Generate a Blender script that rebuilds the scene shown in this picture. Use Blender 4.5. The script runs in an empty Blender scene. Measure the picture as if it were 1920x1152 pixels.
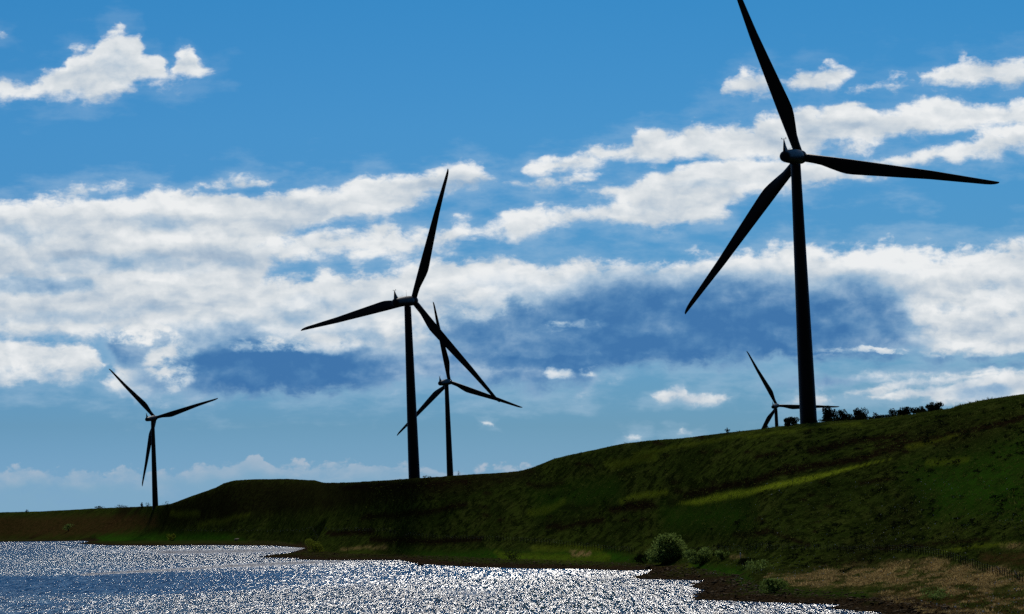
import bpy, bmesh, math, random
import numpy as np
from mathutils import Matrix, Vector

S = bpy.context.scene
COL = S.collection
rad = math.radians
rng = np.random.default_rng(7)
random.seed(7)

# ------------------------------------------------------------------ camera
FPX = 4900.0                         # focal length in photo pixels (1920 wide)
PITCH = math.atan((940 - 576) / FPX)
ROLL = rad(2.4)
EYE = 15.0                           # metres above the water
cF = np.array([0, math.cos(PITCH), math.sin(PITCH)])
_r0 = np.array([1.0, 0, 0]); _u0 = np.array([0, -math.sin(PITCH), math.cos(PITCH)])
cR = math.cos(ROLL) * _r0 - math.sin(ROLL) * _u0
cU = math.sin(ROLL) * _r0 + math.cos(ROLL) * _u0
cam_d = bpy.data.cameras.new('camera'); cam = bpy.data.objects.new('camera', cam_d); COL.objects.link(cam)
cam_d.sensor_width = 36; cam_d.lens = FPX / 1920 * 36
cam_d.clip_start = 1; cam_d.clip_end = 40000
cam.matrix_world = Matrix(((cR[0], cU[0], -cF[0], 0), (cR[1], cU[1], -cF[1], 0), (cR[2], cU[2], -cF[2], EYE), (0, 0, 0, 1)))
S.camera = cam

# ------------------------------------------------------------------ light and exposure
SUN_EL, SUN_AZ = rad(46), rad(3)     # in front of the camera, a little to the right, veiled by thin cloud
sun_d = bpy.data.lights.new('sun', 'SUN'); sun_d.energy = 2.2; sun_d.angle = rad(9); sun_d.color = (1, 0.94, 0.85)
sun = bpy.data.objects.new('sun', sun_d); COL.objects.link(sun)
sdir = Vector((math.sin(SUN_AZ) * math.cos(SUN_EL), math.cos(SUN_AZ) * math.cos(SUN_EL), math.sin(SUN_EL)))
sun.rotation_euler = sdir.to_track_quat('Z', 'Y').to_euler(); sun.location = (0, 0, 200)
S.view_settings.view_transform = 'Standard'; S.view_settings.look = 'None'
S.view_settings.exposure = 0; S.view_settings.gamma = 1
S.cycles.max_bounces = 6; S.cycles.diffuse_bounces = 2; S.cycles.glossy_bounces = 3
S.cycles.use_denoising = False
S.cycles.caustics_reflective = False; S.cycles.caustics_refractive = False


# ------------------------------------------------------------------ small node language
class G:
    """wraps a node tree so sums and products can be written as expressions"""
    def __init__(self, tree):
        self.t = tree; tree.nodes.clear()

    def node(self, kind, **kw):
        n = self.t.nodes.new(kind)
        for k, v in kw.items(): setattr(n, k, v)
        return n

    def put(self, sock, v):
        if isinstance(v, X): self.t.links.new(v.s, sock)
        elif isinstance(v, bpy.types.NodeSocket): self.t.links.new(v, sock)
        else: sock.default_value = v

    def math(self, op, a, b=None, c=None, clamp=False):
        n = self.node('ShaderNodeMath', operation=op, use_clamp=clamp)
        for i, v in enumerate((a, b, c)):
            if v is not None: self.put(n.inputs[i], v)
        return X(self, n.outputs[0])

    def smooth(self, v, lo, hi, a=0.0, b=1.0):
        n = self.node('ShaderNodeMapRange', interpolation_type='SMOOTHSTEP')
        for i, q in enumerate((v, lo, hi, a, b)): self.put(n.inputs[i], q)
        return X(self, n.outputs[0])

    def vec(self, x, y, z=0.0):
        n = self.node('ShaderNodeCombineXYZ')
        for i, q in enumerate((x, y, z)): self.put(n.inputs[i], q)
        return X(self, n.outputs[0])

    def sep(self, v):
        n = self.node('ShaderNodeSeparateXYZ'); self.put(n.inputs[0], v)
        return [X(self, o) for o in n.outputs]

    def vmath(self, op, a, b=None, out=0):
        n = self.node('ShaderNodeVectorMath', operation=op)
        self.put(n.inputs[0], a)
        if b is not None: self.put(n.inputs[3 if op == 'SCALE' else 1], b)
        return X(self, n.outputs['Value' if op == 'DOT_PRODUCT' else 'Vector'])

    def noise(self, v, scale, detail=5.0, rough=0.5, dist=0.0, color=False, lac=2.0):
        n = self.node('ShaderNodeTexNoise')
        self.put(n.inputs['Vector'], v); n.inputs['Scale'].default_value = scale; n.inputs['Detail'].default_value = detail
        n.inputs['Roughness'].default_value = rough; n.inputs['Distortion'].default_value = dist; n.inputs['Lacunarity'].default_value = lac
        return X(self, n.outputs['Color' if color else 0])

    def voro(self, v, scale, detail=2.0, rough=0.5, smooth=0.4):
        n = self.node('ShaderNodeTexVoronoi', feature='SMOOTH_F1')
        self.put(n.inputs['Vector'], v); n.inputs['Scale'].default_value = scale
        n.inputs['Detail'].default_value = detail; n.inputs['Roughness'].default_value = rough; n.inputs['Smoothness'].default_value = smooth
        return X(self, n.outputs['Distance'])

    def curve(self, v, pts):
        n = self.node('ShaderNodeFloatCurve'); m = n.mapping; m.use_clip = False; m.extend = 'HORIZONTAL'
        c = m.curves[0]
        while len(c.points) < len(pts): c.points.new(0.5, 0.5)
        for q, (x, y) in zip(c.points, pts): q.location = (x, y); q.handle_type = 'AUTO_CLAMPED'
        m.update(); self.put(n.inputs['Value'], v)
        return X(self, n.outputs[0])

    def mix(self, f, a, b, blend='MIX'):
        n = self.node('ShaderNodeMix', data_type='RGBA', blend_type=blend)
        self.put(n.inputs[0], f)
        for i, q in ((6, a), (7, b)): self.put(n.inputs[i], (*q, 1) if isinstance(q, tuple) and len(q) == 3 else q)
        return X(self, n.outputs[2])

    def ramp(self, f, stops):
        n = self.node('ShaderNodeValToRGB'); e = n.color_ramp.elements
        while len(e) < len(stops): e.new(0.5)
        for q, (p, c) in zip(e, stops): q.position = p; q.color = (*c, 1)
        self.put(n.inputs[0], f)
        return X(self, n.outputs[0])

    def attr(self, name):
        n = self.node('ShaderNodeAttribute'); n.attribute_name = name
        return X(self, n.outputs['Fac'])


class X:
    def __init__(self, g, s): self.g = g; self.s = s
    def __add__(self, o): return self.g.math('ADD', self, o)
    __radd__ = __add__
    def __sub__(self, o): return self.g.math('SUBTRACT', self, o)
    def __rsub__(self, o): return self.g.math('SUBTRACT', o, self)
    def __mul__(self, o): return self.g.math('MULTIPLY', self, o)
    __rmul__ = __mul__
    def __truediv__(self, o): return self.g.math('DIVIDE', self, o)
    def min(self, o): return self.g.math('MINIMUM', self, o)
    def max(self, o): return self.g.math('MAXIMUM', self, o)
    def clamp(self): return self.g.math('ADD', self, 0.0, clamp=True)


# ------------------------------------------------------------------ sky: daylight model plus broken cloud
# Every cloud is a stretch of the sky given by its upper and lower edge along the bearing; numbers are in
# thousandths of the sky chart (a gnomonic chart of directions centred on the lake view).
CLOUDS = [   # (softness, top edge, bottom edge)
 (10, [(-90,150),(0,147),(45,151),(82,135),(112,115),(132,90),(160,84),(175,80),(185,65),(200,62),(215,50),(235,52),(250,65),(262,68),(270,85),(283,98),(300,106),(312,128),(330,100),(342,87),(360,87),(370,102),(385,118),(400,132)],
      [(-90,193),(0,193),(50,195),(100,192),(150,193),(165,198),(200,187),(250,175),(275,162),(325,164),(350,158),(375,150),(400,134)]),
 (8, [(-90,52),(-10,58),(14,64)], [(-90,70),(-10,68),(14,66)]),
 # wisps above the left deck
 (14, [(125,366),(165,350),(210,346),(260,348),(292,352)], [(125,368),(210,364),(292,356)]),
 (16, [(392,358),(430,342),(460,338),(505,350)], [(392,362),(450,360),(505,356)]),
 # upper limb of the left deck
 (10, [(-90,378),(0,373),(60,369),(130,366),(200,367),(240,366),(300,354),(350,355),(400,358),(450,359),(480,363),(510,353),(550,354),(590,351),(640,347),(660,336),(680,326),(720,319),(760,320),(800,320),(840,307),(870,303),(900,309),(915,321),(935,336),(950,342)],
      [(-90,540),(400,540),(500,470),(560,440),(620,426),(680,418),(740,410),(770,398),(800,384),(840,362),(880,354),(950,344)]),
 # main deck, left half
 (12, [(-90,400),(400,420),(480,440),(560,434),(620,430),(680,426),(720,424),(760,434),(800,432),(840,428),(870,424),(900,422),(940,400),(980,384)],
      [(-90,640),(300,640),(420,620),(520,500),(560,494),(650,490),(740,482),(800,474),(850,464),(900,456),(940,452),(980,440)]),
 (14, [(835,420),(852,408),(872,404),(895,412)], [(835,424),(865,420),(895,416)]),
 # main deck, whole width, with the blue rain-shadow under it
 (13, [(-90,560),(200,552),(300,548),(420,520),(520,512),(600,508),(700,504),(800,484),(880,477),(960,482),(1035,490),(1110,487),(1185,487),(1240,486),(1310,473),(1340,468),(1400,470),(1460,458),(1535,453),(1635,458),(1740,464),(1780,467),(1830,464),(1875,455),(1920,450),(2010,440)],
      [(-90,632),(100,634),(180,640),(260,752),(320,752),(420,752),(500,750),(600,744),(700,738),(740,734),(820,726),(900,738),(1000,742),(1050,736),(1085,742),(1140,708),(1200,698),(1300,690),(1400,688),(1540,690),(1620,682),(1800,680),(2010,674)]),
 # low cumulus at the left edge
 (9, [(-90,636),(0,634),(40,636),(80,640),(120,640),(150,645),(180,662),(196,690)], [(-90,728),(0,727),(60,722),(100,722),(150,718),(196,700)]),
 (14, [(196,720),(240,690),(290,650),(330,655),(350,690)], [(196,730),(240,745),(290,735),(350,715)]),
 # upper right stripes
 (9, [(975,326),(1000,302),(1030,293),(1080,288),(1120,275),(1170,267),(1200,251),(1225,242),(1260,250),(1300,233),(1330,240),(1370,233),(1400,238),(1430,215),(1480,206),(1500,200),(1540,195),(1590,186),(1620,190),(1660,205),(1700,194),(1740,186),(1760,176),(1800,190),(1850,195),(1900,190),(2010,180)],
     [(975,330),(1020,329),(1060,326),(1100,320),(1160,303),(1200,304),(1240,316),(1270,306),(1340,306),(1420,312),(1500,300),(1560,280),(1600,286),(1630,282),(1680,266),(1750,258),(1800,250),(2010,238)]),
 (12, [(950,342),(1000,331),(1060,331),(1110,326),(1178,330)], [(950,346),(990,358),(1030,358),(1100,352),(1178,336)]),
 (9, [(1095,362),(1150,348),(1200,336),(1250,318),(1300,300),(1400,290),(1480,290),(1560,308),(1645,334)],
     [(1095,364),(1150,380),(1250,420),(1290,424),(1345,412),(1360,392),(1400,372),(1440,362),(1510,360),(1560,352),(1645,340)]),
 (10, [(930,406),(960,384),(1000,379),(1050,386),(1100,385),(1140,375),(1180,370),(1250,360),(1330,370),(1370,400)],
      [(930,410),(960,454),(995,446),(1060,430),(1105,414),(1160,424),(1210,432),(1290,424),(1340,416),(1370,404)]),
 (10, [(1625,302),(1680,292),(1740,276),(1800,262),(1850,238),(2010,190)], [(1625,306),(1690,312),(1780,308),(1850,300),(2010,286)]),
 (12, [(1340,180),(1360,155),(1385,138),(1410,130),(1440,133),(1462,170)], [(1340,184),(1390,187),(1430,184),(1462,180)]),
 (11, [(1472,160),(1490,142),(1505,126),(1530,124),(1560,117),(1585,122),(1602,138)], [(1472,166),(1510,176),(1560,172),(1585,158),(1602,142)]),
 (19, [(1585,168),(1630,155),(1650,142),(1672,150),(1688,162)], [(1585,174),(1640,178),(1688,168)]),
 (11, [(1722,142),(1740,132),(1775,124),(1800,108),(1840,105),(1880,107),(2010,100)], [(1722,148),(1760,160),(1810,170),(1880,164),(2010,158)]),
 (22, [(1720,196),(1770,178),(1830,182),(1860,200)], [(1720,206),(1790,204),(1860,206)]),
 (18, [(1640,336),(1660,328),(1690,334)], [(1640,340),(1665,342),(1690,338)]),
 # streaks under the deck at the right
 (16, [(1430,712),(1500,706),(1560,700),(1650,692),(1750,686),(2010,676)], [(1430,716),(1500,742),(1600,728),(1700,718),(2010,708)]),
 (7, [(1560,744),(1640,722),(1700,708),(1760,704),(1840,694),(2010,686)], [(1560,748),(1660,740),(1740,728),(1840,716),(2010,712)]),
 (6, [(1622,742),(1660,736),(1680,730),(1720,724),(1740,720),(1770,722),(1800,712),(1840,702),(2010,692)], [(1622,748),(1700,752),(1780,762),(1900,766),(2010,760)]),
 (6, [(1218,746),(1235,736),(1262,726),(1282,720),(1294,736),(1330,740),(1368,748)], [(1218,750),(1240,760),(1265,752),(1300,764),(1340,762),(1368,752)]),
 (7, [(1470,756),(1495,742),(1530,740),(1560,748)], [(1470,760),(1510,764),(1560,752)]),
 (4, [(904,795),(915,790),(926,795)], [(904,797),(926,797)]),
 (6, [(1168,823),(1182,816),(1198,821)], [(1168,826),(1198,826)]),
 (7, [(1270,815),(1285,808),(1300,812)], [(1270,818),(1300,818)]),
 (16, [(1060,700),(1100,690),(1135,690)], [(1060,705),(1100,708),(1135,702)]),
]
FAR_CLOUD = ([(-90,866),(0,868),(50,862),(120,866),(180,868),(230,862),(300,870),(360,862),(400,855),(450,849),(480,848),(520,856),(600,858),(700,862),(780,860),(850,872),(930,866),(1000,864),(1050,872),(1120,880),(2010,900)], 960)
DARK = [   # rain-shadowed parts: (x, y, half width, half height, depth)
 (525,704,285,74,1.0),(380,650,150,46,.6),(640,660,150,60,.5),(420,742,220,24,.7),(1300,615,440,110,.95),(1600,605,130,95,.85),(1060,635,300,95,.85),
 (1330,680,600,30,1.0),(1010,714,150,34,.85),(1850,679,280,15,.9),(950,700,230,50,.7),(980,560,180,50,.4),(1480,724,190,24,.8),(1700,722,160,18,.4),(1850,745,80,20,.5),(880,650,150,60,.5),
 (310,425,70,18,.35),(40,445,70,22,.35),(60,530,110,20,.55),(190,495,150,20,.35),(330,500,140,16,.3),(520,470,120,14,.2),(600,590,140,30,.35),(240,660,60,44,.7),(740,560,120,22,.2),
 (60,700,90,18,.4),(130,590,190,18,.35),(225,122,34,34,.25),(355,130,16,14,.2),(1660,520,90,24,.3),(1860,545,46,15,.45),(1790,570,30,15,.35),(1880,592,46,12,.35),(1830,640,70,10,.25),
 (700,670,600,85,.35),(1250,690,460,30,.5),(1350,350,90,9,.25),(1180,400,90,8,.2),(1560,250,120,9,.2),(1480,345,70,8,.2)]
LIT = [    # brighter heads standing in front of the shadowed parts
 (265,632,75,16,.8),(318,690,40,44,.8),(515,652,85,14,.65),(610,645,90,18,.4),(1045,608,34,10,.55),(1100,606,34,8,.3),(1047,698,30,11,.6),(1117,697,26,10,.6),
 (1820,590,95,60,.55),(1660,663,120,7,.6),(1570,674,80,6,.4),(880,570,120,30,.3),(90,670,110,34,.5),(330,655,40,22,.4),(780,610,60,30,.3)]

W = bpy.data.worlds.new('World'); S.world = W; W.use_nodes = True
g = G(W.node_tree)
tc = g.node('ShaderNodeTexCoord')
dirv = X(g, tc.outputs['Generated'])
sky = g.node('ShaderNodeTexSky', sky_type='NISHITA')
sky.sun_disc = False; sky.sun_elevation = SUN_EL; sky.sun_rotation = SUN_AZ; sky.dust_density = 0.3; sky.air_density = 1.0; sky.ozone_density = 2.0
fwd = g.vmath('DOT_PRODUCT', dirv, tuple(cF)); fs = fwd.max(0.05)
cx = g.vmath('DOT_PRODUCT', dirv, tuple(cR)) / fs * (FPX / 1000) + 0.960      # chart coordinates, thousandths / 1000
cy = 0.576 - g.vmath('DOT_PRODUCT', dirv, tuple(cU)) / fs * (FPX / 1000)
p0 = g.vec(cx, cy * 1.35, 0.0)
w1 = g.noise(p0, 9.0, 5.0, 0.6, color=True); w1x, w1y, _ = g.sep(w1)
w2 = g.noise(p0, 42.0, 4.0, 0.6, color=True); w2x, w2y, _ = g.sep(w2)
qx = cx + (w1x - 0.5) * 0.050 + (w2x - 0.5) * 0.012
qy = cy + (w1y - 0.5) * 0.026 + (w2y - 0.5) * 0.008
un = (qx + 0.1) / 2.12
D = None
def edge(pts): return [((x + 100) / 2120, y / 1152) for x, y in pts]
for soft, top, bot in CLOUDS:
    t = g.curve(un, edge(top)) * 1.152; b = g.curve(un, edge(bot)) * 1.152
    d = (qy - t).min(b - qy)
    if top[0][0] > -80: d = d.min(qx - top[0][0] / 1000)
    if top[-1][0] < 2000: d = d.min(top[-1][0] / 1000 - qx)
    d = d * (10.0 / soft)
    tp = ((b - qy) / (b - t).max(0.012)).clamp()              # 1 along the upper edge, 0 along the base
    if D is None: D, TOP = d, tp
    else:
        TOP = TOP + g.smooth(d - D, -0.022, 0.022) * (tp - TOP); D = D.max(d)
pw = g.vec(qx, qy * 1.5, 0.0)
fb = g.noise(pw, 16.0, 8.0, 0.62)
bil = 0.5 - g.voro(g.vec(qx, qy * 1.25, 0.3), 26.0, 3.0, 0.55, 0.5)
gaps = g.noise(g.vec(cx * 0.8, cy * 2.4, 7.0), 9.0, 4.0, 0.6)
fine = (fb - 0.5) * 0.062 + bil * 0.010 + (gaps - 0.52) * g.smooth(cy, 0.66, 0.50, 0.016, 0.045)
cover = g.smooth(D + fine, -0.010, 0.010 + (1.0 - TOP) * 0.010)
# relief of the heads: the same billows sampled a little towards the sun above
def puffs(ox, oy): return g.noise(g.vec(qx + ox, qy * 1.5 + oy, 0.0), 13.0, 4.0, 0.48) * 0.7 - g.voro(g.vec(qx + ox, qy * 1.3 + oy * 0.9, 0.3), 17.0, 2.0, 0.45, 0.7) * 0.3
relief = puffs(0.0, 0.0) - puffs(0.006, -0.026)
def blobs(lst, n1, n2):
    acc = None
    for x, y, rx, ry, a in lst:
        ex = (sx_ - x / 1000) * (1000 / rx); ey = (sy_ - y / 1000) * (1000 / ry)
        m = g.smooth(ex * ex + ey * ey, 1.75, 0.15) * a
        acc = m if acc is None else acc.max(m)
    return acc
w3x, w3y, _ = g.sep(g.noise(p0, 5.0, 6.0, 0.62, color=True))
sx_ = cx + (w3x - 0.5) * 0.13 + (w2x - 0.5) * 0.02; sy_ = cy + (w3y - 0.5) * 0.070 + (w2y - 0.5) * 0.012
streak = g.noise(g.vec(cx * 0.7, cy * 1.6, 2.0), 11.0, 6.0, 0.6)
veil_rain = g.noise(g.vec(cx * 1.6 + cy * 0.5, cy * 0.7, 3.0), 9.0, 5.0, 0.6)
dark = blobs(DARK, 0, 0) + ((streak - 0.5) * 0.40 + (veil_rain - 0.5) * 0.30) * g.smooth(cy, 0.40, 0.60)
lit = blobs(LIT, 0, 0) * g.smooth(fb + (gaps - 0.5) * 0.5, 0.36, 0.60, 0.15, 0.95)
dark = (dark - lit * 0.9 - relief * 0.45 - (fb - 0.5) * 0.45).clamp()
def swell(ox, oy): return g.noise(g.vec(qx * 0.5 + ox, qy * 2.5 + oy, 4.0), 6.0, 4.0, 0.5)
big = swell(0.0, 0.0) - swell(0.012, -0.06)
thick = g.smooth(D + (fb - 0.5) * 0.03, 0.0, 0.06)
tone = (0.66 + relief * 1.0 + big * 1.15 + lit * 0.2 + TOP * 0.28 - thick * 0.18 + (w3x - 0.5) * 0.75 + (fb - 0.5) * 0.75).clamp()
white = g.ramp(tone, [(0.0, (0.22, 0.34, 0.50)), (0.35, (0.42, 0.52, 0.63)), (0.7, (0.66, 0.71, 0.75)), (1.0, (0.84, 0.86, 0.87))])
shade = g.ramp(dark, [(0.0, (0.42, 0.55, 0.68)), (0.5, (0.17, 0.37, 0.59)), (1.0, (0.052, 0.176, 0.402))])
cloud = g.mix(g.smooth(dark, 0.0, 0.95), white, shade)
# clear air
SKY_TINT = [(0.0, (0.089, 0.379, 0.611)), (0.25, (0.118, 0.380, 0.615)), (0.5, (0.125, 0.343, 0.593)), (0.8, (0.143, 0.318, 0.610)), (0.95, (0.190, 0.405, 0.900))]   # dry, polarised northern air
air = g.mix(1.0, X(g, sky.outputs[0]), g.ramp(cy.clamp(), SKY_TINT), 'MULTIPLY')
air = g.vmath('SCALE', air, 0.1)
# pale far cloud lying along the horizon
ft = g.curve(un, edge(FAR_CLOUD[0])) * 1.152
fcov = g.smooth(qy - ft + fine * 0.8 + bil * 0.02, -0.004, 0.008) * g.smooth(fb + (gaps - 0.5) * 0.6, 0.30, 0.62, 0.35, 1.0)
far_tone = g.mix(g.smooth(qy - ft + relief * 0.06, -0.005, 0.06), (0.42, 0.50, 0.60), (0.21, 0.39, 0.55))
col = g.mix(fcov * 0.9, air, far_tone)
veil = g.smooth(D + (gaps - 0.5) * 0.16 + (fb - 0.5) * 0.05, -0.040, 0.02) * g.smooth(cy, 0.12, 0.42, 0.14, 0.34)
col = g.mix(veil, col, (0.45, 0.60, 0.74))
col = g.mix(cover, col, cloud)
bg = g.node('ShaderNodeBackground'); bg.inputs[1].default_value = 0.1
g.put(bg.inputs[0], g.vmath('SCALE', col, 10.0))
# beyond the view: broken cloud in the blue overhead, unseen dark cloud added behind to dim camera-facing sides
patch = g.smooth(g.noise(dirv, 3.0, 4.0), 0.52, 0.68)
over = g.mix(patch, (0.45, 1.8, 4.4), (4.6, 5.2, 5.8))
heavy = g.mix(g.noise(dirv, 2.0, 3.0), (0.08, 0.11, 0.17), (0.25, 0.32, 0.44))
_, _, dz = g.sep(dirv)
rest = g.mix(g.smooth(fwd + dz * 0.35, 0.05, 0.60), heavy, over)
bg2 = g.node('ShaderNodeBackground'); bg2.inputs[1].default_value = 0.1; g.put(bg2.inputs[0], rest)
mx = g.node('ShaderNodeMixShader'); g.put(mx.inputs[0], g.smooth(fwd, 0.86, 0.94))
g.put(mx.inputs[1], bg2.outputs[0]); g.put(mx.inputs[2], bg.outputs[0])
wo = g.node('ShaderNodeOutputWorld'); g.put(wo.inputs[0], mx.outputs[0])
W.cycles.sampling_method = 'MANUAL'; W.cycles.sample_map_resolution = 512


# ------------------------------------------------------------------ helpers
def tag(o, label=None, cat=None, group=None, kind=None):
    if label: o['label'] = label
    if cat: o['category'] = cat
    if group: o['group'] = group
    if kind: o['kind'] = kind
    return o

def link(name, me, mat=None, parent=None):
    o = bpy.data.objects.new(name, me); COL.objects.link(o)
    if mat: me.materials.append(mat)
    if parent: o.parent = parent
    return o

def empty(name, loc, rz=0.0):
    o = bpy.data.objects.new(name, None); COL.objects.link(o)
    o.location = loc; o.rotation_euler = (0, 0, rz); o.empty_display_size = 0.5
    return o

def mesh_np(name, verts, faces, smooth=True):
    """verts (n,3), faces (m,k) arrays with one k"""
    me = bpy.data.meshes.new(name); k = faces.shape[1]
    me.vertices.add(len(verts)); me.vertices.foreach_set('co', np.ascontiguousarray(verts, np.float32).ravel())
    me.loops.add(faces.size); me.loops.foreach_set('vertex_index', np.ascontiguousarray(faces, np.int32).ravel())
    me.polygons.add(len(faces)); me.polygons.foreach_set('loop_start', np.arange(0, faces.size, k, dtype=np.int32))
    me.polygons.foreach_set('use_smooth', np.full(len(faces), smooth))
    me.update(calc_edges=True)
    return me

def grid_faces(nr, nc):
    i = np.arange((nr - 1) * nc).reshape(nr - 1, nc)[:, :-1].ravel()
    return np.stack([i, i + 1, i + nc + 1, i + nc], 1)

def set_attr(me, name, v):
    a = me.attributes.new(name, 'FLOAT', 'POINT'); a.data.foreach_set('value', np.ascontiguousarray(v, np.float32).ravel())

def vnoise(x, y, seed=0):
    """smooth lattice noise in 0..1"""
    xi = np.floor(x).astype(np.int64); yi = np.floor(y).astype(np.int64); fx = x - xi; fy = y - yi
    fx = fx * fx * (3 - 2 * fx); fy = fy * fy * (3 - 2 * fy)
    def h(a, b):
        n = (a * 374761393 + b * 668265263 + seed * 974634777) & 0xffffffff
        n = ((n ^ (n >> 13)) * 1274126177) & 0xffffffff
        return ((n ^ (n >> 16)) & 0xffff) / 65535.0
    return (h(xi, yi) * (1 - fx) + h(xi + 1, yi) * fx) * (1 - fy) + (h(xi, yi + 1) * (1 - fx) + h(xi + 1, yi + 1) * fx) * fy

def fbm(x, y, oct=4, seed=0, gain=0.5):
    s = 0; a = 1; n = 0
    for k in range(oct):
        s = s + a * (vnoise(x * 2 ** k + 17.3 * k, y * 2 ** k - 9.1 * k, seed + k) - 0.5); n += a; a *= gain
    return s / n

def proj(P):
    d = np.asarray(P, float) - np.array([0, 0, EYE]); c = d @ cF
    return 960 + FPX * (d @ cR) / c, 576 - FPX * (d @ cU) / c

def sight(px, py):
    d = cF + cR * (px - 960) / FPX + cU * (576 - py) / FPX
    return d / d[1]                                   # per metre of depth: (x/y, 1, slope)

def on_water(px, py):
    d = sight(px, py); k = -EYE / d[2]
    return d[0] * k, k

# ------------------------------------------------------------------ terrain: survey of the shore, the bank and the ridge
SKYLINE = [(-2500,1080,3000),(-400,978,2700),(0,961,2500),(80,959,2400),(190,953,2100),(290,949,1620),(320,945,1570),(345,936,1540),(375,925,1510),(405,914,1480),(420,906,1470),
 (440,901,1460),(480,899,1440),(540,898,1400),(590,901,1330),(607,905,1250),(640,905,1080),(700,902,880),(780,897,800),(850,892,795),(900,889,785),(970,884,770),(1000,877,755),
 (1040,860,730),(1080,851,710),(1130,840,690),(1170,832,675),(1230,825,655),(1300,819,630),(1360,812,610),(1430,804,592),(1500,795,572),(1560,791,562),(1620,787,552),
 (1680,781,542),(1740,773,530),(1780,767,522),(1810,758,516),(1850,750,510),(1890,743,505),(1920,739,500),(2200,690,470),(3500,560,400)]
SHORE = [(-2500,1118),(-400,1032),(0,1016.5),(80,1015.5),(160,1014.5),(168,1016.5),(143,1019.5),(200,1023),(300,1023.5),(400,1022.5),(517,1024),(573,1028),(553,1034),(533,1039.5),(483,1044.6),(500,1046),(563,1047),(552,1049.2),(617,1051),
 (707,1050.5),(750,1050.5),(783,1057.5),(833,1061),(900,1064),(1000,1067),(1083,1067),(1133,1069),(1180,1070),(1222,1068.5),(1212,1076),(1185,1082),(1200,1086),(1320,1089),(1294,1100),(1320,1107),(1301,1124),(1387,1128),
 (1500,1132),(1575,1134),(1552,1141),(1650,1149),(1690,1180),(1760,1400),(2100,2200)]
BANK = [(-2500,1112),(-400,1028),(0,1012),(143,1014),(200,1017),(400,1016.5),(517,1017),(560,1024),(600,1037),(650,1042),(750,1044),(850,1047),(950,1053),(1080,1056),(1200,1062),(1290,1068),(1350,1078),(1400,1090),
 (1420,1104),(1470,1112),(1560,1117),(1640,1121),(1720,1132),(1800,1150),(1920,1175),(2300,1230),(3500,1300)]
sk = [(*[sight(x, y)[i] for i in (0, 2)], d) for x, y, d in SKYLINE]
sk_u, sk_s, sk_d = map(np.array, zip(*sk))
bk = [on_water(*q) for q in BANK]; bk_u = np.array([x / y for x, y in bk]); bk_d = np.array([y for x, y in bk])
shore_w = [on_water(*q) for q in SHORE]
poly = np.array(shore_w + [(120, 20), (3000, 20), (6000, 12000), (-9000, 12000), (-9000, shore_w[0][1])])
def ease(u, v, n=4001, w=41):
    f = np.linspace(-1.4, 1.4, n); k = np.hanning(w + 2)[1:-1]; k /= k.sum()
    return f, np.convolve(np.pad(np.interp(f, u, v), w // 2, 'edge'), k, 'valid')
sk_fu, sk_fd = ease(sk_u, sk_d); bk_u, bk_d = ease(bk_u, bk_d, w=15)

def sdf(x, y):
    """metres inside the land (+) or out on the water (-)"""
    best = np.full(x.shape, 1e9); inside = np.zeros(x.shape, bool); n = len(poly)
    for i in range(n):
        a = poly[i]; b = poly[(i + 1) % n]; e = b - a
        t = np.clip(((x - a[0]) * e[0] + (y - a[1]) * e[1]) / (e @ e), 0, 1)
        best = np.minimum(best, (x - a[0] - t * e[0]) ** 2 + (y - a[1] - t * e[1]) ** 2)
        c = ((a[1] <= y) & (b[1] > y)) | ((b[1] <= y) & (a[1] > y))
        xs = a[0] + (y - a[1]) / (e[1] if abs(e[1]) > 1e-9 else 1e-9) * e[0]
        inside ^= c & (x < xs)
    return np.where(inside, 1, -1) * np.sqrt(best)

G_FLAT = ([0, .15, .3, .5, .7, .85, .95, 1], [0, .025, .07, .33, .67, .88, .975, 1])
G_MID = ([0, .15, .3, .5, .7, .85, .95, 1], [0, .10, .23, .45, .70, .87, .965, 1])

def base_height(u, y, gain=None):
    dr = np.interp(u, sk_fu, sk_fd); s = np.interp(u, sk_u, sk_s); zr = EYE + s * dr
    ds = np.minimum(np.interp(u, bk_u, bk_d), dr - 60)
    t = np.clip((y - ds) / (dr - ds), 0, 1)
    k = np.clip((u - 0.02) / 0.10, 0, 1)
    gq = np.interp(t, *G_FLAT) * k + np.interp(t, *G_MID) * (1 - k)
    z = 0.5 + (zr - 0.5) * gq
    over = np.maximum(y - dr, 0)
    z = np.where(over > 0, np.maximum(zr - 0.012 * over - 0.00001 * over ** 2, 3.0), z)
    return z, t, over

def crest_fix(u, rows):
    """per column: how much the crest has to drop so that it shows exactly at the surveyed skyline"""
    uu, yy = np.meshgrid(u, rows)
    z, t, over = base_height(uu, yy)
    s = np.interp(u, sk_u, sk_s)
    return s - ((z - EYE) / yy).max(0)
_fu = np.linspace(-0.7, 0.7, 2800); _fv = crest_fix(_fu, np.geomspace(200, 4000, 900))

def px_of(u, y, z):
    return proj(np.stack([u * y, y, z], -1))

def dist_poly(px, py, pts):
    best = np.full(px.shape, 1e9)
    for (ax, ay), (bx, by) in zip(pts[:-1], pts[1:]):
        ex, ey = bx - ax, by - ay; t = np.clip(((px - ax) * ex + (py - ay) * ey) / (ex * ex + ey * ey), 0, 1)
        best = np.minimum(best, np.hypot(px - ax - t * ex, py - ay - t * ey))
    return best

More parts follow.
